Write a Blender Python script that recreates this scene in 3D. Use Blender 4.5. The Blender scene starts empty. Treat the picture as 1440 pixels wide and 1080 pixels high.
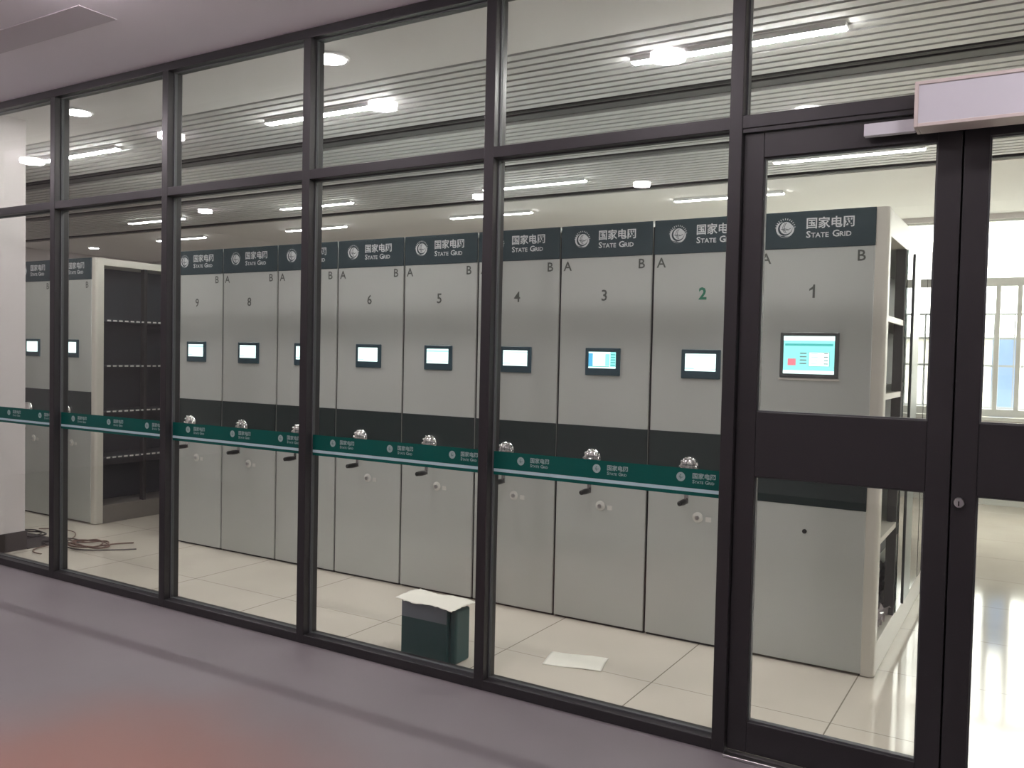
import bpy, bmesh, math, random
from mathutils import Matrix, Vector
random.seed(7)
PI = math.pi
S = bpy.context.scene
COL = S.collection

# ------------------------------------------------------------------ camera
yaw, pitch, roll = math.radians(31.2656), math.radians(-1.9536), math.radians(1.2339)
cy, sy = math.cos(yaw), math.sin(yaw)
f = Vector((-sy*math.cos(pitch), cy*math.cos(pitch), math.sin(pitch)))
r = Vector((cy, sy, 0)); u = r.cross(f)
r2 = r*math.cos(roll) + u*math.sin(roll)
u2 = -r*math.sin(roll) + u*math.cos(roll)
cam_d = bpy.data.cameras.new('camera'); cam = bpy.data.objects.new('camera', cam_d); COL.objects.link(cam)
cam_d.sensor_width = 36; cam_d.lens = 1227.47/1440*36; cam_d.clip_start = .05; cam_d.clip_end = 300
M = Matrix.Identity(4)
for i in range(3):
    M[i][0] = r2[i]; M[i][1] = u2[i]; M[i][2] = -f[i]
M[0][3], M[1][3], M[2][3] = 0, -3.2304, 1.5
cam.matrix_world = M
S.camera = cam

# ------------------------------------------------------------------ world, exposure
W = bpy.data.worlds.new('world'); S.world = W; W.use_nodes = True
bg = W.node_tree.nodes['Background']
bg.inputs['Color'].default_value = (1.0, .985, .94, 1); bg.inputs['Strength'].default_value = 2.8
S.view_settings.view_transform = 'Standard'; S.view_settings.look = 'None'
S.view_settings.exposure = 1.85; S.view_settings.gamma = 1.0
try:
    S.view_settings.use_curve_mapping = False
    S.cycles.use_denoising = True
    S.cycles.max_bounces = 10; S.cycles.transparent_max_bounces = 24
    S.cycles.sample_clamp_indirect = 6
except Exception:
    pass
TUBE, SPOT, NEAR = 35.0, 22.0, 32.0     # lamp strengths: line lights, room downlights, corridor downlights

# ------------------------------------------------------------------ materials
MAT = {}
def mat(name, col, rough=.5, metal=0, emit=None, es=0, spec=None, noise=0, nscale=8, bump=0, bscale=60):
    m = bpy.data.materials.new(name); m.use_nodes = True; nt = m.node_tree; b = nt.nodes['Principled BSDF']
    b.inputs['Base Color'].default_value = (*col, 1); b.inputs['Roughness'].default_value = rough
    b.inputs['Metallic'].default_value = metal
    if spec is not None: b.inputs['Specular IOR Level'].default_value = spec
    if emit: b.inputs['Emission Color'].default_value = (*emit, 1); b.inputs['Emission Strength'].default_value = es
    if noise or bump:
        tc = nt.nodes.new('ShaderNodeTexCoord'); n = nt.nodes.new('ShaderNodeTexNoise')
        n.inputs['Scale'].default_value = nscale; n.inputs['Detail'].default_value = 3
        nt.links.new(tc.outputs['Object'], n.inputs['Vector'])
        if noise:
            mp = nt.nodes.new('ShaderNodeMapRange')
            mp.inputs['To Min'].default_value = 1-noise; mp.inputs['To Max'].default_value = 1+noise
            nt.links.new(n.outputs['Fac'], mp.inputs['Value'])
            vm = nt.nodes.new('ShaderNodeVectorMath'); vm.operation = 'SCALE'; vm.inputs[0].default_value = col
            nt.links.new(mp.outputs['Result'], vm.inputs['Scale']); nt.links.new(vm.outputs['Vector'], b.inputs['Base Color'])
        if bump:
            n2 = nt.nodes.new('ShaderNodeTexNoise'); n2.inputs['Scale'].default_value = bscale
            nt.links.new(tc.outputs['Object'], n2.inputs['Vector'])
            bp = nt.nodes.new('ShaderNodeBump'); bp.inputs['Strength'].default_value = bump; bp.inputs['Distance'].default_value = .002
            nt.links.new(n2.outputs['Fac'], bp.inputs['Height']); nt.links.new(bp.outputs['Normal'], b.inputs['Normal'])
    MAT[name] = m
    return m
def glass(name, tint, gloss=1.0, ior=1.45):
    m = bpy.data.materials.new(name); m.use_nodes = True; nt = m.node_tree; nt.nodes.clear()
    o = nt.nodes.new('ShaderNodeOutputMaterial'); mx = nt.nodes.new('ShaderNodeMixShader')
    t = nt.nodes.new('ShaderNodeBsdfTransparent'); t.inputs['Color'].default_value = (*tint, 1)
    g = nt.nodes.new('ShaderNodeBsdfGlossy'); g.inputs['Roughness'].default_value = .0; g.inputs['Color'].default_value = (gloss,)*3+(1,)
    lw = nt.nodes.new('ShaderNodeLayerWeight'); lw.inputs['Blend'].default_value = .5      # facing = 1 - |cos|
    pw = nt.nodes.new('ShaderNodeMath'); pw.operation = 'POWER'; pw.inputs[1].default_value = 5; nt.links.new(lw.outputs['Facing'], pw.inputs[0])
    r0 = ((ior-1)/(ior+1))**2
    fr = nt.nodes.new('ShaderNodeMath'); fr.operation = 'MULTIPLY_ADD'; fr.inputs[1].default_value = 1-r0; fr.inputs[2].default_value = r0; nt.links.new(pw.outputs[0], fr.inputs[0])
    nt.links.new(fr.outputs[0], mx.inputs['Fac']); nt.links.new(t.outputs[0], mx.inputs[1]); nt.links.new(g.outputs[0], mx.inputs[2])
    nt.links.new(mx.outputs[0], o.inputs['Surface'])
    MAT[name] = m
    return m
mat('cabinet_paint', (.57,.60,.575), .42, noise=.03, nscale=3)
mat('cabinet_edge', (.74,.72,.65), .4)
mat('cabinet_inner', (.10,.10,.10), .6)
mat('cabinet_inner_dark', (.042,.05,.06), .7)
mat('seam_dark', (.02,.02,.02), .8)
mat('header_green', (.047,.074,.086), .5, spec=.12)
mat('band_green', (.013,.028,.028), .35)
mat('sticker_green', (.001,.105,.085), .45, spec=.3)
mat('sticker_line', (.55,.74,.78), .4)
mat('print_white', (.75,.78,.80), .5)
mat('print_faint', (.40,.52,.50), .5)
mat('marking_grey', (.10,.11,.10), .6)
mat('marking_green', (.02,.22,.13), .6)
mat('bezel_blue', (.03,.075,.10), .35)
mat('bezel_grey', (.10,.11,.11), .4)
mat('chrome', (.82,.82,.82), .12, 1)
mat('steel', (.6,.6,.6), .3, 1)
mat('black_plastic', (.012,.012,.012), .35)
mat('lock_white', (.78,.78,.74), .35)
mat('frame_dark', (.030,.028,.030), .38, spec=.5, noise=.1, nscale=2)
mat('gasket', (.11,.115,.12), .5)
mat('wall_paint', (.70,.66,.66), .75, noise=.02, nscale=2)
mat('ceiling_paint', (.93,.88,.93), .85, noise=.015, nscale=1.5)
mat('ceiling_inner', (.86,.84,.83), .85)
mat('slat_white', (.66,.655,.65), .55)
mat('slot_grey', (.66,.61,.65), .8)  # shadow tone for the band painted on the corridor ceiling
mat('plenum', (.14,.13,.13), .9)
mat('track_dark', (.10,.10,.10), .6)
mat('skirting', (.045,.035,.035), .5)
mat('sign_white', (.72,.72,.77), .45)
mat('sign_edge', (.72,.64,.60), .45)
mat('paper', (.86,.84,.76), .8)
mat('bin_green', (.018,.075,.075), .35)
mat('bin_grey', (.17,.20,.23), .45)
mat('cable_brown', (.16,.09,.07), .5)
mat('cable_black', (.05,.04,.04), .5)
mat('plastic_film', (.55,.50,.50), .15, bump=.6, bscale=40)
mat('window_frame', (.78,.79,.76), .4)
mat('outdoor_wall', (.62,.60,.54), .8, noise=.15, nscale=.6)
mat('outdoor_ground', (.2,.2,.18), .9)
mat('outdoor_blue', (.34,.50,.85), .6)
mat('guard_metal', (.5,.52,.54), .5)
mat('lamp_body', (.8,.8,.8), .5)
mat('tube_light', (1,1,1), .5, emit=(1.0,.98,.965), es=TUBE)
mat('tube_light_far', (1,1,1), .5, emit=(1.0,.98,.965), es=TUBE*.42)
mat('door_stile', (.22,.27,.26), .3)
mat('base_brown', (.22,.20,.18), .5)  # shade on the aisle cabinet's base, put into its colour
mat('spot_light', (1,1,1), .5, emit=(1.0,.97,.95), es=SPOT)
mat('near_light', (1,1,1), .5, emit=(1.0,.90,.945), es=NEAR)
mat('scr_white', (0,0,0), .3, emit=(.75,1,.97), es=0.56)
mat('scr_cyan', (0,0,0), .3, emit=(.30,.82,.80), es=0.42)
mat('scr_teal', (0,0,0), .3, emit=(.08,.46,.44), es=0.40)
mat('scr_red', (0,0,0), .3, emit=(.80,.22,.28), es=0.40)
mat('scr_grey', (0,0,0), .3, emit=(.22,.28,.28), es=0.31)
mat('scr_blue', (0,0,0), .3, emit=(.10,.45,.75), es=0.40)
glass('clear_glass', (.955,.965,.95))
glass('cabinet_glass', (.30,.34,.34), ior=1.9)

def tile_floor():
    m = mat('tile_floor', (.62,.56,.47), .09); nt = m.node_tree; b = nt.nodes['Principled BSDF']; L = nt.links.new
    tc = nt.nodes.new('ShaderNodeTexCoord'); sp = nt.nodes.new('ShaderNodeSeparateXYZ'); L(tc.outputs['Object'], sp.inputs[0])
    def line(out, off, pitch, w):
        a = nt.nodes.new('ShaderNodeMath'); a.operation = 'ADD'; a.inputs[1].default_value = off; L(out, a.inputs[0])
        d = nt.nodes.new('ShaderNodeMath'); d.operation = 'DIVIDE'; d.inputs[1].default_value = pitch; L(a.outputs[0], d.inputs[0])
        fr = nt.nodes.new('ShaderNodeMath'); fr.operation = 'FRACT'; L(d.outputs[0], fr.inputs[0])
        lt = nt.nodes.new('ShaderNodeMath'); lt.operation = 'LESS_THAN'; lt.inputs[1].default_value = w/pitch; L(fr.outputs[0], lt.inputs[0])
        return lt
    a = line(sp.outputs[0], .703+7.9, .79, .006); c = line(sp.outputs[1], -.52+7.9, .79, .004)
    mx = nt.nodes.new('ShaderNodeMath'); mx.operation = 'MAXIMUM'; L(a.outputs[0], mx.inputs[0]); L(c.outputs[0], mx.inputs[1])
    n = nt.nodes.new('ShaderNodeTexNoise'); n.inputs['Scale'].default_value = 1.3; n.inputs['Detail'].default_value = 4; L(tc.outputs['Object'], n.inputs['Vector'])
    r_ = nt.nodes.new('ShaderNodeValToRGB'); L(n.outputs['Fac'], r_.inputs[0])
    r_.color_ramp.elements[0].position = .3; r_.color_ramp.elements[0].color = (.60,.55,.475,1)
    r_.color_ramp.elements[1].position = .7; r_.color_ramp.elements[1].color = (.70,.645,.56,1)
    mix = nt.nodes.new('ShaderNodeMix'); mix.data_type = 'RGBA'; L(mx.outputs[0], mix.inputs[0]); L(r_.outputs[0], mix.inputs[6])
    mix.inputs[7].default_value = (.26,.23,.19,1); L(mix.outputs[2], b.inputs['Base Color'])
tile_floor()
def corridor_floor():
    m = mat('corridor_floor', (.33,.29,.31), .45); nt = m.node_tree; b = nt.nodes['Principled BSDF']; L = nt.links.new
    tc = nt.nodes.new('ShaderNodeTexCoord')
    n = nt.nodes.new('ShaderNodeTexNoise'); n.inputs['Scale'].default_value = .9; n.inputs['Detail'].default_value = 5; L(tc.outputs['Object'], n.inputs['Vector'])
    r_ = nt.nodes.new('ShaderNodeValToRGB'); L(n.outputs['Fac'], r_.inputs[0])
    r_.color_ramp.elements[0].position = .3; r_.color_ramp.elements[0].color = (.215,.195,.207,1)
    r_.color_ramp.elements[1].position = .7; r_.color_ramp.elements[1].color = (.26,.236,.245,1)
    # reddish tint mixed into the floor colour near the viewer's left, fading outwards
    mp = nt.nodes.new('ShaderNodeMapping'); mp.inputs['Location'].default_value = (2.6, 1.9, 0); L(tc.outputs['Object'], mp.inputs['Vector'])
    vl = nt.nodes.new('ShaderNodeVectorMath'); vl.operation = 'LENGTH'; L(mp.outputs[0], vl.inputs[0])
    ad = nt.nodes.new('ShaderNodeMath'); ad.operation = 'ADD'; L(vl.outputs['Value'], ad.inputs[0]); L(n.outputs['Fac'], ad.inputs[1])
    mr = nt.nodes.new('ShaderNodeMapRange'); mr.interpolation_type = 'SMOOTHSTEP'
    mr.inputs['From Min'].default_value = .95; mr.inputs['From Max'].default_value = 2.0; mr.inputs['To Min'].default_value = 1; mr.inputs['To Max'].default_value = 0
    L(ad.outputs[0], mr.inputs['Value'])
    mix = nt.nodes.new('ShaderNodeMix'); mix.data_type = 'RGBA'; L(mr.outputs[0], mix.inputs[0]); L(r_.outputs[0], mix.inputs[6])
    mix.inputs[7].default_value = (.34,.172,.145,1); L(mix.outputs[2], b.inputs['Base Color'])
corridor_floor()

# ------------------------------------------------------------------ helpers
class MB:
    def __init__(s): s.v = []; s.f = []; s.m = []; s.mats = []
    def mi(s, m):
        if m not in s.mats: s.mats.append(m)
        return s.mats.index(m)
    def add(s, vs, fs, m):
        o = len(s.v); s.v += [tuple(p) for p in vs]; k = s.mi(m)
        for q in fs: s.f.append([i+o for i in q]); s.m.append(k)
        return s
    def box(s, x0, x1, y0, y1, z0, z1, m):
        v = [(x0,y0,z0),(x1,y0,z0),(x1,y1,z0),(x0,y1,z0),(x0,y0,z1),(x1,y0,z1),(x1,y1,z1),(x0,y1,z1)]
        return s.add(v, [(0,3,2,1),(4,5,6,7),(0,1,5,4),(1,2,6,5),(2,3,7,6),(3,0,4,7)], m)
    def rect(s, x0, x1, z0, z1, y, m):          # faces -Y
        return s.add([(x0,y,z0),(x1,y,z0),(x1,y,z1),(x0,y,z1)], [(0,1,2,3)], m)
    def lathe(s, c, prof, m, axis='y', n=24):    # prof: (radius, along axis)
        vs = []; fs = []
        for (rr, h) in prof:
            for k in range(n):
                a = 2*PI*k/n; p, q = rr*math.cos(a), rr*math.sin(a)
                vs.append({'y': (c[0]+p, c[1]+h, c[2]+q), 'z': (c[0]+p, c[1]+q, c[2]+h), 'x': (c[0]+h, c[1]+p, c[2]+q)}[axis])
        for i in range(len(prof)-1):
            for k in range(n):
                a = i*n+k; b = i*n+(k+1) % n; fs.append((a, b, b+n, a+n))
        fs.append(tuple(range(n))); fs.append(tuple(range((len(prof)-1)*n, len(prof)*n)))
        return s.add(vs, fs, m)
    def ring(s, cx, cz, y, r0, r1, m, a0=0, a1=2*PI, n=32, sx=1.0):
        vs = []; fs = []
        for k in range(n+1):
            a = a0+(a1-a0)*k/n
            vs += [(cx+sx*r0*math.cos(a), y, cz+r0*math.sin(a)), (cx+sx*r1*math.cos(a), y, cz+r1*math.sin(a))]
        for k in range(n): fs.append((2*k, 2*k+1, 2*k+3, 2*k+2))
        return s.add(vs, fs, m)
    def disc(s, cx, cz, y, rr, m, n=28, sx=1.0):
        return s.add([(cx+sx*rr*math.cos(2*PI*k/n), y, cz+rr*math.sin(2*PI*k/n)) for k in range(n)], [tuple(range(n))], m)
    def text(s, body, x, z, y, size, m, align='LEFT', bold=0, sx=1.0, rot=0):
        key = (body, bold)
        if key not in TXT:
            c = bpy.data.curves.new('t', 'FONT'); c.body = body; c.resolution_u = 2; c.offset = bold
            o = bpy.data.objects.new('t', c); COL.objects.link(o)
            dg = bpy.context.evaluated_depsgraph_get()
            me = bpy.data.meshes.new_from_object(o.evaluated_get(dg))
            TXT[key] = ([tuple(v.co) for v in me.vertices], [tuple(p.vertices) for p in me.polygons])
            bpy.data.objects.remove(o); bpy.data.curves.remove(c); bpy.data.meshes.remove(me)
        vs, fs = TXT[key]; x0 = min(v[0] for v in vs); x1 = max(v[0] for v in vs); w = (x1-x0)*size*sx
        off = {'LEFT': 0, 'CENTER': -w/2, 'RIGHT': -w}[align]
        s.add([(x+off+(v[0]-x0)*size*sx, y, z+v[1]*size) for v in vs], fs, m)
        return w
    def mesh(s, name):
        me = bpy.data.meshes.new(name); me.from_pydata(s.v, [], s.f)
        for m in s.mats: me.materials.append(MAT[m])
        for p, k in zip(me.polygons, s.m): p.material_index = k
        bm = bmesh.new(); bm.from_mesh(me); bmesh.ops.recalc_face_normals(bm, faces=[q for q in bm.faces]) if False else None
        bm.free(); me.update()
        return me
    def build(s, name, parent=None, smooth=False, bevel=0, **props):
        o = bpy.data.objects.new(name, s.mesh(name)); COL.objects.link(o)
        if parent: o.parent = parent
        if smooth:
            for p in o.data.polygons: p.use_smooth = True
            o.data.set_sharp_from_angle(angle=math.radians(40))
        if bevel:
            b = o.modifiers.new('bevel', 'BEVEL'); b.width = bevel; b.segments = 3; b.limit_method = 'ANGLE'
        for k, v in props.items(): o[k] = v
        return o
TXT = {}
def empty(name, loc=(0,0,0), rz=0, **props):
    o = bpy.data.objects.new(name, None); COL.objects.link(o); o.location = loc; o.rotation_euler = (0,0,rz); o.empty_display_size = .1
    for k, v in props.items(): o[k] = v
    return o
def copy_tree(o, parent=None):
    c = o.copy(); COL.objects.link(c); c.parent = parent
    for ch in [q for q in list(bpy.data.objects) if q.parent == o]:
        copy_tree(ch, c)
    return c
def struct(name, mb, bevel=0): return mb.build(name, bevel=bevel, kind='structure')

CE = 3.105          # ceiling height
GL = .046           # glass line of the partition
YB = 7.4            # window wall
XL, XR = -14.6, 3.4

# ------------------------------------------------------------------ the shell
struct('floor', MB().box(XL, XR, .05, YB+.2, -.12, 0, 'tile_floor'))
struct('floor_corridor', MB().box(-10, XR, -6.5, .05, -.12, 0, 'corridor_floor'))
# corridor ceiling with a soft shadow band drawn as a thin grey strip
m = MB()
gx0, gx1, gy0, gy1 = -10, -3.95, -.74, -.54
m.box(-10, XR, gy1, .1, CE, CE+.2, 'ceiling_paint').box(-10, XR, -6.5, gy0, CE, CE+.2, 'ceiling_paint')
m.box(gx1, XR, gy0, gy1, CE, CE+.2, 'ceiling_paint').box(gx0, gx1, gy0, gy1, CE, CE+.2, 'ceiling_paint')
struct('ceiling_corridor', m)
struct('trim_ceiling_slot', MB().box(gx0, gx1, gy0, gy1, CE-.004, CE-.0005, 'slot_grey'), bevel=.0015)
# room ceiling: plain strips front and back, slats between
struct('ceiling', MB().box(XL, XR, .1, .79, CE, CE+.25, 'ceiling_inner').box(XL, XR, 4.66, YB+.2, CE, CE+.25, 'ceiling_inner')
       .box(XL, XR, .79, 4.66, CE+.16, CE+.25, 'plenum'))
m = MB(); pitch_s = .0935
TRACKS = [(1.75, 1.99), (3.16, 3.33), (4.52, 4.66)]
y = .815
while y < 4.5:
    if not any(a-.05 < y+.03 < b+.0 for a, b in TRACKS):
        m.box(XL, XR, y, y+.066, CE-.002, CE+.02, 'slat_white')
    y += pitch_s
struct('ceiling_slats', m)
m = MB()
for a, b in TRACKS:
    m.box(XL, XR, a, a+.03, CE-.004, CE+.05, 'seam_dark')
    m.box(XL, XR, a+.03, b-.01, CE+.008, CE+.05, 'track_dark')
    if b-a > .2: m.box(XL, XR, a+.085, a+.10, CE-.002, CE+.03, 'seam_dark')
struct('trim_track', m)

struct('wall_left', MB().box(XL-.15, XL, .05, YB+.2, 0, CE+.25, 'wall_paint'))
struct('wall_right', MB().box(XR, XR+.15, -6.5, YB+.2, 0, CE+.25, 'wall_paint'))
struct('wall_corridor_back', MB().box(-10.1, XR, -6.65, -6.5, 0, CE+.2, 'wall_paint'))
struct('wall_corridor_left', MB().box(-10.15, -10, -6.5, .35, 0, CE+.2, 'wall_paint'))
# left stub of wall that the partition meets
struct('wall_stub', MB().box(-14.7, -6.31, -.1, .35, 0, CE+.2, 'wall_paint'))
struct('baseboard_left', MB().box(-14.7, -6.30, -.11, .362, 0, .135, 'skirting'), bevel=.004)
struct('trim_dark_floor', MB().box(-14.5, -6.29, .362, .67, 0, .006, 'skirting'))
# partition right of the doors
struct('wall_partition', MB().box(1.66, XR, -.02, .12, 0, CE, 'wall_paint'))

# window wall
WX = [-2.9, -2.02, -1.15, -.43, -.23, .55, 1.35, 2.15, 2.95]
m = MB()
m.box(XL, WX[0], YB, YB+.2, 0, CE+.25, 'wall_paint').box(WX[-1], XR, YB, YB+.2, 0, CE+.25, 'wall_paint')
m.box(WX[0], WX[-1], YB, YB+.2, 0, .93, 'wall_paint').box(WX[0], WX[-1], YB, YB+.2, 3.05, CE+.25, 'wall_paint')
struct('wall_back', m)
struct('trim_sill', MB().box(WX[0]-.05, WX[-1]+.05, YB-.06, YB+.02, .90, .94, 'window_frame'), bevel=.005)
struct('baseboard_back', MB().box(XL, XR, YB-.015, YB, 0, .10, 'window_frame'))
wn = 0
def next_window():
    global wn
    wn += 1
    return 'window_%d' % wn
for a, b in zip(WX[:-1], WX[1:]):
    m = MB(); y0, y1 = YB+.05, YB+.11
    ta = 2.34 if a in WX[2:7] else 3.05; tb = 2.34 if b in WX[2:7] else 3.05
    m.box(a, a+.022, y0, y1, .94, ta, 'window_frame').box(b-.022, b, y0, y1, .94, tb, 'window_frame')
    m.box(a+.022, b-.022, y0, y1, .94, 1.02, 'window_frame').box(a+(.022 if ta > 3 else 0), b-(.022 if tb > 3 else 0), y0, y1, 2.34, 2.43, 'window_frame')
    m.box(a+(.022 if ta > 3 else 0), b-(.022 if tb > 3 else 0), y0, y1, 3.03, 3.05, 'window_frame')
    w = m.build(next_window(), kind='structure')
    MB().box(a+.022, b-.022, y0+.02, y0+.026, 1.02, 2.34, 'clear_glass').build('glass_pane', w)
    MB().box(a+(.022 if ta > 3 else 0), b-(.022 if tb > 3 else 0), y0+.02, y0+.026, 2.43, 3.03, 'clear_glass').build('glass_pane', w)

# outside
struct('ground', MB().box(-30, 30, YB+.2, 60, -.4, -.3, 'outdoor_ground'))
b_ = empty('building', (0, 20, -.3), label='pale building seen hazily outside through the bright windows', category='building')
m = MB().box(-14, 14, 0, 6, 0, 2.4, 'outdoor_wall'); m.box(-14.2, 14.2, -.15, 6.1, 2.4, 2.5, 'window_frame'); m.build('wall', b_)
for k in range(9):
    MB().box(-12+k*2.9, -10.6+k*2.9, -.03, .01, .9, 1.9, 'guard_metal').build('window', b_)
g = empty('guard_railing', (0, YB+.45, 0), label='grey metal guard railing of thin bars outside the window', category='railing')
m = MB()
for z in (1.02, 1.485, 1.79, 2.06): m.box(-2.9, 2.95, -.012, .012, z-.012, z+.012, 'guard_metal')
m.build('rail', g)
for k in range(30):
    x = -2.85+k*.198
    MB().box(x-.007, x+.007, -.008, .008, .95, 2.06, 'guard_metal').build('bar', g)
MB().box(-.50, -.26, 0, .05, 0, 1.79, 'outdoor_blue').build('blue_board', label='blue upright board standing outside the window behind the guard railing', category='board').location = (0, YB+.7, -.3+.3)

# ------------------------------------------------------------------ glass partition
MX = [-5.42+1.0965*k for k in range(5)]      # left edges of the mullions
FD = .096
tn = 0
def trim(mb, bevel=.003):
    global tn
    tn += 1
    return struct('trim_%d' % tn, mb, bevel)
trim(MB().box(-6.31, 1.66, 0, FD, 3.058, CE, 'frame_dark'))
trim(MB().box(-6.31, 1.66, .001, FD-.001, 2.355, 2.404, 'frame_dark'))
trim(MB().box(-6.31, MX[4], 0, FD, 0, .045, 'frame_dark'))
for x in [-6.31]+MX+[.48, 1.61]:
    trim(MB().box(x, x+.05, -.001, FD+.001, 0, 3.058, 'frame_dark'))
trim(MB().box(.53, 1.61, 0, FD, 0, .045, 'frame_dark'))
trim(MB().box(-.987, .48, .006, .085, 2.34, 2.355, 'frame_dark'), 0)
trim(MB().box(-.98, .48, -.035, .0, 0, .012, 'steel'))       # threshold strip

def emblem_mb(cx, cz, y, R_, white, green, fine=True):
    m = MB()
    def crescent(ex, ez, r_in, r_out, a0, a1, t, col, dy, n=16):
        """arc that is thick in the middle and pointed at its ends"""
        vs = []; fs = []
        for k in range(n+1):
            a = a0+(a1-a0)*k/n; w = t*math.sin(PI*k/n)
            for rr in (r_in, r_in+w+.0001): vs.append((ex+rr*math.cos(a), y-dy, ez+rr*math.sin(a)))
        for k in range(n): fs.append((2*k, 2*k+1, 2*k+3, 2*k+2))
        m.add(vs, fs, col)
    if fine:
        m.disc(cx+R_*.08, cz+R_*.05, y, R_*.60, white)
        crescent(cx, cz, R_*.70, 0, PI*.60, PI*1.45, R_*.20, white, 0)       # left crescents
        crescent(cx, cz, R_*.70, 0, PI*1.42, PI*2.20, R_*.18, white, 0)
        m.ring(cx, cz, y, R_*.86, R_*.89, white, PI*.95, PI*2.02, 30)
        for k in range(13):
            a = PI*(.04+.92*k/12); c_, s_ = math.cos(a), math.sin(a); r0, r1, w = R_*.84, R_*1.0, R_*.035
            m.add([(cx+r0*c_-w*s_, y, cz+r0*s_+w*c_), (cx+r0*c_+w*s_, y, cz+r0*s_-w*c_), (cx+r1*c_+w*s_, y, cz+r1*s_-w*c_), (cx+r1*c_-w*s_, y, cz+r1*s_+w*c_)], [(0,1,2,3)], white)
    else:
        m.disc(cx, cz, y, R_*.95, white)
    # globe lines in the ground colour
    t = R_*.05
    m.ring(cx+R_*.36, cz+R_*.05, y-.0006, R_*.62-t, R_*.62, green, PI*.70, PI*1.30, 12)
    m.ring(cx+R_*.62, cz+R_*.05, y-.0006, R_*.72-t, R_*.72, green, PI*.74, PI*1.26, 12)
    m.ring(cx+R_*.05, cz+R_*.62, y-.0006, R_*.80-t, R_*.80, green, PI*1.30, PI*1.72, 12)
    m.ring(cx-R_*.05, cz-R_*.55, y-.0006, R_*.55-t, R_*.55, green, PI*.25, PI*.62, 12)
    return m
def grid_text(m, x, zc, y, s, col, bold=.012):
    """the two-line wordmark: s = height of the Chinese line"""
    w = m.text('国家电网', x, zc+s*.08, y, s*1.02, col, bold=bold)
    big, small = s*.80, s*.58; z = zc-s*.78; cx = x
    for body, size, gap in (('S', big, .03), ('TATE', small, .30), ('G', big, .03), ('RID', small, 0)):
        cx += m.text(body, cx, z, y, size, col, bold=bold, sx=1.08)+gap*s
    return m
# one glazed opening: thin gasket, pane and, in the lower row, the sticker band
LOGO0, LOGOP = -1.202, .3665
band_white = None
ks = [LOGO0-LOGOP*k for k in range(14)]
def opening(x0, x1, z0, z1, band=False):
    m = MB(); g_ = .006; y0, y1 = GL-.006, GL+.012
    m.box(x0, x0+g_, y0, y1, z0, z1, 'gasket').box(x1-g_, x1, y0, y1, z0, z1, 'gasket')
    m.box(x0+g_, x1-g_, y0, y1, z0, z0+g_, 'gasket').box(x0+g_, x1-g_, y0, y1, z1-g_, z1, 'gasket')
    w = m.build(next_window(), kind='structure')
    MB().box(x0+g_, x1-g_, GL, GL+.006, z0+g_, z1-g_, 'clear_glass').build('glass_pane', w)
    if band:
        yy = GL-.0012; a, b = x0+g_, x1-g_
        s = MB().box(a, b, yy, GL-.0002, .963, .977, 'sticker_green').box(a, b, yy, GL-.0002, .977, .991, 'sticker_line').box(a, b, yy, GL-.0002, .991, 1.068, 'sticker_green') \
            .build('safety_band', w, label='green safety sticker band with repeated white logo and lettering')
        for lx in ks:
            if a+.03 < lx < b-.03:
                emblem_mb(lx, 1.033, yy-.0006, .019, 'print_faint', 'sticker_green', False).build('emblem', s)
            tx = lx+.048
            if a < tx and tx+.088 < b:
                grid_text(MB(), tx, 1.030, yy-.0006, .0235, 'print_faint', .02).build('lettering', s)
            elif a < tx < b-.02:
                t_ = MB()
                t_.text('国家电' if b-tx > .065 else ('国家' if b-tx > .045 else '国'), tx, 1.032, yy-.0006, .024, 'print_faint', bold=.02)
                t_.text('STATE' if b-tx > .05 else 'ST', tx, 1.0115, yy-.0006, .0145, 'print_faint', bold=.02)
                t_.build('lettering', s)
edges = [-6.31]+MX
for a, b in zip(edges[:-1], edges[1:]):
    opening(a+.05, b, .045, 2.355, True)
    opening(a+.05, b, 2.404, 3.058)
opening(MX[4]+.05, .48, 2.404, 3.058)
opening(.53, 1.61, 2.404, 3.058)
opening(.53, 1.61, .045, 2.355)

# doors
def door(name, x0, x1, lock=None, sl=.075, sr=.075):
    d = empty(name, (x0, .022, .014), kind='structure'); w = x1-x0; T = 2.338-.014
    m = MB(); t = .048
    for bx in ((0, sl, 0, T), (w-sr, w, 0, T), (sl, w-sr, 0, .118), (sl, w-sr, 1.049, 1.291), (sl, w-sr, 2.232, T)):
        m.box(bx[0], bx[1], 0, t, bx[2], bx[3], 'frame_dark')
    if lock is None: m.box(w-.012, w+.022, t+.0005, t+.006, 0, T, 'frame_dark')
    m.build('door_frame', d, bevel=.003)
    for z0, z1 in ((.118, 1.049), (1.291, 2.232)):
        MB().box(sl, w-sr, .021, .027, z0, z1, 'clear_glass').build('glass_pane', d)
        gk = MB(); e = .005
        gk.box(sl, sl+e, .012, .036, z0, z1, 'gasket').box(w-sr-e, w-sr, .012, .036, z0, z1, 'gasket')
        gk.box(sl+e, w-sr-e, .012, .036, z0, z0+e, 'gasket').box(sl+e, w-sr-e, .012, .036, z1-e, z1, 'gasket')
        gk.build('gasket', d)
    if lock is not None:
        l = MB().lathe((lock-x0, 0, 1.038-.014), [(.018,-.001),(.018,-.010),(.015,-.014)], 'steel').build('lock_cylinder', d, smooth=True, label='round steel lock cylinder')
        MB().box(lock-x0-.002, lock-x0+.002, -.0155, -.0142, 1.014, 1.03, 'black_plastic').build('keyhole', l)
    return d
door('door_1', -.982, -.252)
door('door_2', -.247, .476, lock=-.222)

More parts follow.
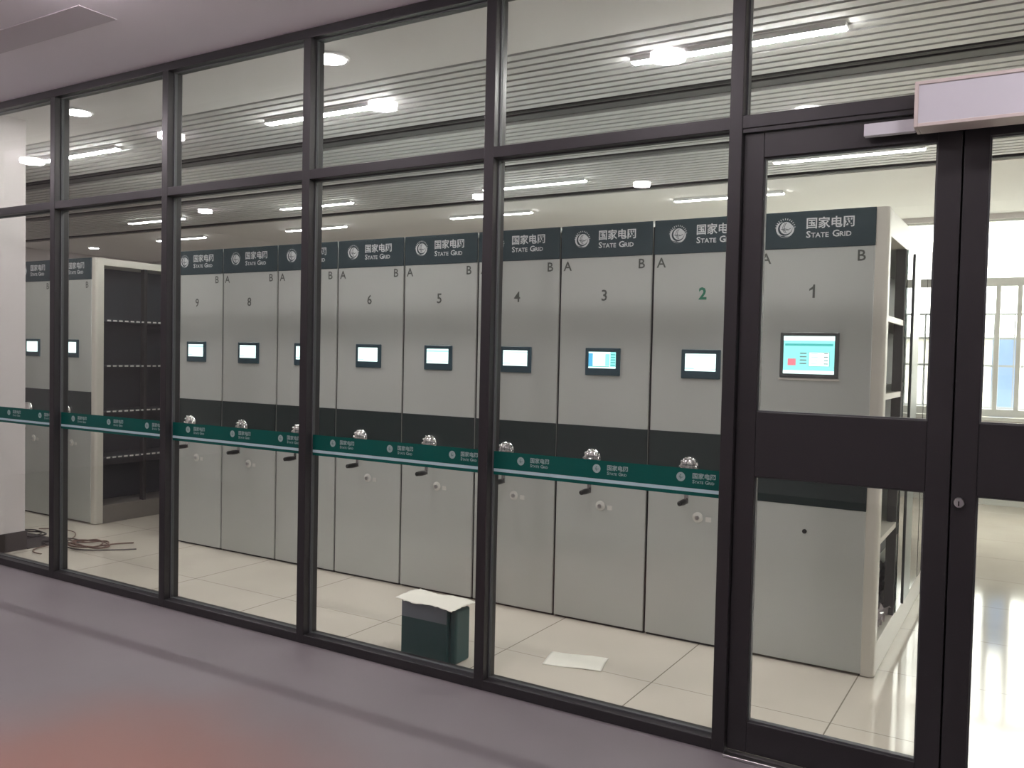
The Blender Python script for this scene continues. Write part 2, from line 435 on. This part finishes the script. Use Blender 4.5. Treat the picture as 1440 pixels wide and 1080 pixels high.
sb = empty('sign_board', (-.386, -.12, 2.262), label='blank white box sign mounted above the glass double doors', category='sign')
MB().box(.012, .988, 0, .10, .012, .135, 'sign_white').build('sign_panel', sb)
m = MB()
m.box(0, .012, -.004, .10, 0, .147, 'sign_edge').box(.988, 1.0, -.004, .10, 0, .147, 'sign_edge').box(.012, .988, -.004, .10, 0, .012, 'sign_edge').box(.012, .988, -.004, .10, .135, .147, 'sign_edge')
m.build('sign_frame', sb, bevel=.002)
MB().box(0, .16, 0, .03, 0, .042, 'sign_white').build('door_strip', bevel=.002, label='short flat pale strip fixed on the transom, left of the white box sign', category='bracket').location = (-.553, -.032, 2.272)

# ------------------------------------------------------------------ shelving cabinets
CY = 1.161; HC = 2.227; DEP = 3.7; PW = .5475; PITCH = .5605
def display_mesh(kind, x0, x1, z0, z1, y):
    m = MB(); w, h = x1-x0, z1-z0
    def q(a, b, c, d, mt, e=0): m.rect(x0+a*w, x0+b*w, z0+c*h, z0+d*h, y-e, mt)
    if kind == 'large':
        q(0, 1, 0, 1, 'scr_cyan'); q(0, 1, .88, 1, 'scr_white', .0004); q(0, 1, 0, .09, 'scr_white', .0004)
        q(.03, .97, .74, .80, 'scr_teal', .0004)
        q(.09, .25, .22, .40, 'scr_red', .0004)
        q(.50, .91, .20, .58, 'scr_teal', .0004); q(.51, .90, .21, .57, 'scr_white', .0006)
        for k in range(4):
            q(.33, .46, .26+k*.09, .29+k*.09, 'scr_grey', .0004)
            q(.55, .68, .26+k*.09, .275+k*.09, 'scr_cyan', .0009); q(.80, .88, .26+k*.09, .285+k*.09, 'scr_grey', .0009)
    elif kind == 'menu':
        q(0, 1, 0, 1, 'scr_white'); q(0, .16, .12, .92, 'scr_blue', .0004); q(.62, .78, .15, .88, 'scr_cyan', .0004)
        q(.80, 1, .1, 1, 'scr_cyan', .0003)
        for k in range(5): q(.81, .98, .17+k*.16, .24+k*.16, 'scr_teal', .0006)
        q(0, .78, .08, .13, 'scr_teal', .0006)
    else:
        q(0, 1, 0, 1, 'scr_white'); q(0, 1, .87, .90, 'scr_cyan', .0004); q(0, .3, .12, .17, 'scr_cyan', .0004); q(.7, 1, .12, .15, 'scr_cyan', .0004)
        if kind == 'lined': q(0, 1, .80, .86, 'scr_cyan', .0004)
    return m
def cabinet(strip=False, dark=False, large=False):
    """local x from the panel's left edge, y into the room, z up"""
    t = empty('mobile_shelving_cabinet', (0,0,0))
    f_ = MB().box(0, PW, 0, .04, .012, HC-.004, 'cabinet_paint').build('front_panel', t, bevel=.004)
    if not strip:
        MB().box(.01, PW-.003, .04, DEP, .01, HC-.02, 'cabinet_paint').build('cabinet_body', t)
        MB().box(.005, PW+.004, .012, .035, .0, HC-.03, 'seam_dark').build('edge_seal', t)
    else:
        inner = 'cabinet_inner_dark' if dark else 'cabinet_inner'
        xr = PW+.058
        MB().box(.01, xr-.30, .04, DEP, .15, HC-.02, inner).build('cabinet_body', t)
        p = MB()                                       # rounded corner post
        n = 6; R_ = .022; pts = [(PW-.002, .004)]+[(xr-R_+R_*math.sin(PI/2*k/n), .004+R_-R_*math.cos(PI/2*k/n)) for k in range(n+1)]+[(xr, .075), (PW-.002, .075)]
        N = len(pts); vs = [(a, b, .004) for a, b in pts]+[(a, b, HC) for a, b in pts]
        p.add(vs, [tuple(range(N))[::-1], tuple(range(N, 2*N))]+[(i, (i+1) % N, (i+1) % N+N, i+N) for i in range(N)], 'cabinet_edge')
        p.build('corner_post', t, smooth=True)
        MB().box(.01, xr-.002, .075, DEP, 0, .15, 'base_brown' if dark else 'cabinet_edge').build('base_frame', t, bevel=.004)
        MB().box(.01, xr-.002, .075, DEP, HC-.06 if dark else HC-.13, HC-.002, 'cabinet_edge').build('top_rail', t, bevel=.003)
        zs = (1.712, 1.33, .945, .555) if dark else (1.715, 1.34, .99, .645)
        for z in zs:
            s = MB().box(xr-.30, xr-.006, .075, DEP, z-.012, z+.006, 'cabinet_edge' if not dark else inner)
            if dark:
                k = .11
                while k < .85: s.box(xr-.0065, xr-.0045, k, k+.034, z-.008, z+.004, 'lock_white'); k += .055
            else:
                s.box(xr-.02, xr-.004, .075, DEP, z-.02, z+.008, 'cabinet_edge')
            s.build('shelf', t)
        first = .46 if dark else .62
        for y in ((first, 1.5, 2.5) if dark else (first, 1.55, 2.5, DEP-.03)):
            MB().box(xr-.05, xr-.003, y, y+.03, .15, HC-.06, 'seam_dark' if dark else 'cabinet_inner').build('upright', t)
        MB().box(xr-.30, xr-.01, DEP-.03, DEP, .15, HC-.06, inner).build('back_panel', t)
        if not dark:
            for a, b in ((first+.03, 1.55), (1.58, 2.5)):
                d = MB().box(xr+.001, xr+.007, a, b, .16, HC-.13, 'cabinet_glass').build('glass_door', t)
                MB().box(xr-.001, xr+.010, a+.24, a+.54, .155, HC-.128, 'door_stile').build('door_stile', d)
                MB().box(xr-.001, xr+.014, a+.235, a+.25, .155, HC-.128, 'bezel_grey').build('door_edge', d)
    h = MB().box(-.001, PW+.001, -.004, .004, 2.047, HC, 'header_green').build('header_sign', t, bevel=.002)
    emblem_mb(.130, 2.147, -.0052, .050, 'print_white', 'header_green').build('emblem', h)
    grid_text(MB(), .232, 2.141, -.0052, .056, 'print_white', .017).build('lettering', h)
    MB().box(-.001, PW+.001, -.0035, .004, .79, 1.11, 'band_green').build('middle_band', t, bevel=.002)
    a = MB(); a.text('A', .040, 1.978, -.0012, .074, 'marking_grey', 'CENTER', bold=.012); a.build('letter_marking', t)
    a = MB(); a.text('B', .490, 1.978, -.0012, .074, 'marking_grey', 'CENTER', bold=.012); a.build('letter_marking', t)
    if large: sx0, sx1, sz0, sz1, bw, bb = .125, .402, 1.417, 1.637, .018, .018
    else: sx0, sx1, sz0, sz1, bw, bb = .169, .378, 1.393, 1.545, .022, .040
    cp = MB().box(sx0, sx1, -.012, .004, sz0, sz1, 'bezel_grey' if large else 'bezel_blue').build('control_panel', t, bevel=.004)
    display_mesh('large' if large else 'plain', sx0+bw, sx1-bw, sz0+bb, sz1-bw, -.0128).build('display', cp)
    if large:
        MB().box(sx0-.006, sx1+.006, -.006, .004, sz0-.014, sz0-.004, 'cabinet_edge').build('screen_ledge', t, bevel=.001)
        MB().lathe((.269, 0, .663), [(.011,.001),(.011,-.004),(.007,-.006)], 'black_plastic').build('lock_hole', t)
    else:
        # chrome dome of the hand crank, its arm and black grip
        cx, cz = .232, .935
        w = MB().lathe((cx, 0, cz), [(.052,.0),(.056,-.012),(.052,-.026),(.040,-.038),(.022,-.045),(.008,-.047)], 'chrome').build('hand_crank', t, smooth=True, label='round chrome crank boss')
        for k in range(10):
            aa = 2*PI*k/10
            MB().lathe((cx+.043*math.cos(aa), -.034, cz+.043*math.sin(aa)), [(.009,.008),(.009,-.003),(.005,-.008)], 'chrome', n=10).build('boss_stud', w, smooth=True)
        MB().box(cx-.012, cx+.012, -.052, -.042, .742, cz, 'chrome').build('crank_arm', w, bevel=.003)
        MB().lathe((cx, -.052, .755), [(.009,0),(.015,-.01),(.016,-.05),(.013,-.095),(.008,-.10)], 'black_plastic', n=16).build('crank_grip', w, smooth=True)
        l = MB().lathe((.280, 0, .668), [(.028,.001),(.028,-.004),(.022,-.007)], 'lock_white').build('lock_plate', t, smooth=True)
        MB().lathe((.280, -.006, .668), [(.011,.001),(.011,-.010)], 'steel').build('lock_cylinder', l, smooth=True)
        MB().box(.322, .352, -.002, .001, .650, .675, 'lock_white').build('lock_tag', l)
    return t
def kids(o): return [q for q in bpy.data.objects if q.parent == o]
GRP = 'numbered mobile shelving cabinets in a row'
proto = cabinet()
names = {
 2: 'mobile shelving cabinet with green number 2, beside the glass door frame',
 3: 'mobile shelving cabinet with grey number 3 and a blue screen menu',
 4: 'mobile shelving cabinet with grey number 4 and plain lit screen',
 5: 'mobile shelving cabinet with grey number 5, behind the green bin',
 6: 'mobile shelving cabinet with grey number 6 and white lit screen',
 7: 'mobile shelving cabinet half hidden by a mullion between numbers 6 and 8',
 8: 'mobile shelving cabinet with grey number 8 and lit screen',
 9: 'mobile shelving cabinet with grey number 9, at the edge of the open aisle',
 11: 'leftmost mobile shelving cabinet, beyond the open aisle beside the pale wall',
}
c1 = cabinet(strip=True, large=True)
c1.location = (-1.2385, CY, 0)
c1['label'] = 'mobile shelving cabinet number 1 with the largest touch screen and open shelf side'; c1['category'] = 'cabinet'; c1['group'] = GRP
a = MB(); a.add([(.270,-.0012,1.805),(.281,-.0012,1.805),(.281,-.0012,1.870),(.273,-.0012,1.870),(.270,-.0012,1.860),(.254,-.0012,1.849),(.254,-.0012,1.839),(.270,-.0012,1.847)], [(0,1,2,3,4,7),(4,5,6,7)], 'marking_grey'); a.build('number_marking', c1)
for n in (2,3,4,5,6,7,8,9,11):
    o = proto if n == 2 else copy_tree(proto)
    o.location = (-1.7925-(n-2)*.5615, CY, 0) if n < 11 else (-7.885, CY, 0)
    o['label'] = names[n]; o['category'] = 'cabinet'; o['group'] = GRP
for o in [q for q in bpy.data.objects if q.parent is None and q.name.startswith('mobile_shelving_cabinet')]:
    lab = o.get('label', '')
    n = next((k for k, v in names.items() if v == lab), None)
    if n is None: continue
    if n != 11:
        a = MB(); a.text(str(n), .272, 1.807, -.0012, .085, 'marking_green' if n == 2 else 'marking_grey', 'CENTER', bold=.03 if n == 2 else .015)
        a.build('number_marking', o)
    if n in (3, 5, 7, 9):
        kd = {3: 'menu', 5: 'lined', 7: 'plain', 9: 'lined'}[n]
        for q in kids(o):
            if q.name.startswith('control_panel'):
                d = kids(q)[0]; d.data = display_mesh(kd, .169+.022, .378-.022, 1.393+.040, 1.545-.022, -.0128).mesh('display')
c10 = cabinet(strip=True, dark=True)
c10.location = (-7.318, CY, 0)
c10['label'] = 'mobile shelving cabinet whose empty dark shelves face the open aisle'; c10['category'] = 'cabinet'; c10['group'] = GRP

# crumpled film on the bottom shelf of cabinet 1
def film():
    bm = bmesh.new(); bmesh.ops.create_grid(bm, x_segments=16, y_segments=34, size=.5)
    for v in bm.verts:
        v.co.x *= .24; v.co.y *= 1.5
        v.co.z = .016+.05*abs(math.sin(v.co.y*31+v.co.x*17))*random.uniform(.3, 1)+random.uniform(0, .015)
    me = bpy.data.meshes.new('plastic_film'); bm.to_mesh(me); bm.free(); me.materials.append(MAT['plastic_film'])
    o = bpy.data.objects.new('plastic_film', me); COL.objects.link(o); o.location = (-.765, CY+.96, .152)
    o['label'] = 'crumpled shiny plastic film lying on the bottom shelf of cabinet number 1'; o['category'] = 'plastic film'
film()

# ------------------------------------------------------------------ things on the floor
b = empty('waste_bin', (-2.675, .165, 0), label='dark green box bin behind the glass with a white sheet on top', category='bin')
MB().box(0, .278, 0, .15, 0, .27, 'bin_green').build('bin_body', b, bevel=.004)
MB().box(.004, .274, -.0025, .001, .195, .268, 'bin_grey').build('label_panel', b, label='grey front panel at the top')
m = MB().box(.277, .318, .02, .14, 0, .262, 'bin_green')
m.build('side_cover', b, bevel=.012)
def sheet(name, cx, cy, z, w, d, rz, amp, label, cat, hole=False, ragged=0):
    nx, ny = 22, 12; m = MB(); vs = []
    for j in range(ny+1):
        for i in range(nx+1):
            x = (i/nx-.5)*w; y = (j/ny-.5)*d
            e = ragged*(1 if i in (0, nx) or j in (0, ny) else 0)
            vs.append((x+random.uniform(-e, e), y+random.uniform(-e, e), z+amp*(math.sin(x*22)*.5+math.sin(y*31+1)*.4+random.uniform(-.12, .12))+amp))
    top = [(j*(nx+1)+i, j*(nx+1)+i+1, (j+1)*(nx+1)+i+1, (j+1)*(nx+1)+i) for j in range(ny) for i in range(nx)]
    m.add(vs, top, 'paper')
    o = m.build(name, smooth=True, label=label, category=cat); o.location = (cx, cy, 0); o.rotation_euler.z = rz
    s = o.modifiers.new('thickness', 'SOLIDIFY'); s.thickness = .0015
    return o
sheet('paper_sheet', -2.525, .245, .272, .365, .20, math.radians(-4), .009, 'crumpled white sheet lying on top of the green bin', 'paper', ragged=.006)
sheet('paper_sheet', -1.905, .565, .001, .29, .19, math.radians(14), .004, 'white sheet of paper lying flat on the tiled floor', 'paper')
def cable(name, pts, rad, m, label):
    c = bpy.data.curves.new(name, 'CURVE'); c.dimensions = '3D'; c.bevel_depth = rad; c.bevel_resolution = 2
    sp = c.splines.new('NURBS'); sp.points.add(len(pts)-1); sp.order_u = 4; sp.use_endpoint_u = True
    for p, q in zip(sp.points, pts): p.co = (*q, 1)
    t = bpy.data.objects.new(name, c); COL.objects.link(t)
    me = bpy.data.meshes.new_from_object(t.evaluated_get(bpy.context.evaluated_depsgraph_get()))
    bpy.data.objects.remove(t); me.materials.clear(); me.materials.append(MAT[m])
    o = bpy.data.objects.new(name, me); COL.objects.link(o)
    for p in me.polygons: p.use_smooth = True
    o['label'] = label; o['category'] = 'cable'; o['group'] = 'loose cables on the tiled floor'
def loops(cx, cy, rx, ry, n, seed, tail=None, z=.006):
    rnd = random.Random(seed); out = []
    for k in range(n*9):
        a = 2*PI*k/9; s = rnd.uniform(.55, 1.1)
        out.append((cx+rx*s*math.cos(a)+rnd.uniform(-.03, .03), cy+ry*s*math.sin(a)+rnd.uniform(-.03, .03), z+rnd.uniform(0, .03)))
    if tail: out += tail
    return out
cable('power_cable', loops(-6.02, .66, .20, .13, 3, 3, [(-5.95,.80,.01),(-5.85,.92,.008)]), .0055, 'cable_brown', 'tangled brown cable in loops on the floor right of the leftmost mullion')
cable('power_cable', loops(-6.25, .60, .16, .12, 2, 5, [(-6.0,.5,.008),(-5.8,.62,.008),(-5.65,.80,.008)]), .0045, 'cable_black', 'dark cable crossing behind the leftmost mullion with a long loose end')
cable('power_cable', loops(-6.72, .60, .20, .12, 2, 8, None, .012), .0055, 'cable_black', 'dark coiled cable on the dark floor strip at the wall end')
cable('power_cable', [(-6.9,.80,.006),(-6.75,.86,.02),(-6.6,.90,.008),(-6.45,.84,.02),(-6.3,.72,.006),(-6.28,.45,.006),(-6.20,.30,.006),(-6.05,.32,.006)], .004, 'cable_brown', 'thin brown cable running along the wall end to the mullion')

# ------------------------------------------------------------------ lamps
def line_light(x0, x1, y, label):
    t = empty('ceiling_light', ((x0+x1)/2, y, CE-.002), label=label, category='ceiling light', group='linear ceiling lights'); w = (x1-x0)/2
    hs = MB().box(-w-.006, w+.006, -.031, .031, -.020, .0, 'lamp_body')
    hs.box(-w-.006, w+.006, -.031, -.0265, -.0265, -.020, 'lamp_body').box(-w-.006, w+.006, .0265, .031, -.0265, -.020, 'lamp_body').build('housing', t)
    MB().box(-w, w, -.026, .026, -.031, -.0205, 'tube_light' if y < 2 else 'tube_light_far').build('diffuser', t)
pl = ['far right', 'second from the right', 'third from the right', 'fourth from the right', 'far left']
for row, (y, xs) in enumerate(((1.15, [(.85,1.93), (-1.94,-.855), (-4.71,-3.635), (-7.43,-6.42)]),
                               (3.88, [(-1.90,-.80), (-4.68,-3.59), (-7.41,-6.37), (-10.14,-9.1)]),
                               (5.21, [(-3.24,-2.16), (-6.007,-4.92), (-8.69,-7.66), (-11.37,-10.33)]))):
    for i, (a, b) in enumerate(xs):
        line_light(a, b, y, 'linear ceiling light in the %s row, %s' % (['nearest', 'middle', 'farthest'][row], pl[i]))
def down_light(x, y, label, m='spot_light', rr=.075, group='round ceiling downlights in the room'):
    t = empty('downlight', (x, y, CE), label=label, category='ceiling light', group=group)
    MB().lathe((0,0,0), [(rr+.02,-.001),(rr+.016,-.010),(rr,-.012)], 'lamp_body', 'z').build('rim', t, smooth=True)
    hh = .045 if m == 'near_light' else .0145
    MB().lathe((0,0,0), [(rr-.004,-.0125),(rr-.004,-hh)], m, 'z').build('lens', t)
down_light(-3.40, .372, 'round downlight glaring just behind the third mullion from the left', rr=.09)
down_light(-5.73, .372, 'round downlight glaring just behind the leftmost mullion', rr=.09)
down_light(-1.07, .372, 'round downlight behind the top of the door mullion', rr=.09)
down_light(-13.4, 5.5, 'small round downlight at the far left end of the room')
CL = ['corridor drum lamp close to the glass wall, nearest the double doors on their left', 'corridor drum lamp close to the glass wall, above the ceiling groove end', 'corridor drum lamp close to the glass wall, third to the left of the doors',
      'corridor drum lamp close to the glass wall, farthest left', 'corridor drum lamp straight above the double doors', 'corridor drum lamp at the rear, behind the viewer on the left', 'corridor drum lamp at the rear, second to the left behind the viewer',
      'corridor drum lamp at the rear, farthest left', 'corridor drum lamp in mid corridor, near the viewer', 'corridor drum lamp at the rear, right behind the viewer']
for i, (x, y) in enumerate(((-1.736,-1.035), (-3.68,-1.06), (-5.645,-.97), (-7.53,-1.0), (.25,-1.03), (-3.19,-4.14), (-4.9,-4.05), (-8.35,-3.5), (-1.33,-2.4), (1.2,-3.8))):
    down_light(x, y, CL[i], 'near_light', .095 if y > -2 else .08, 'corridor downlights')
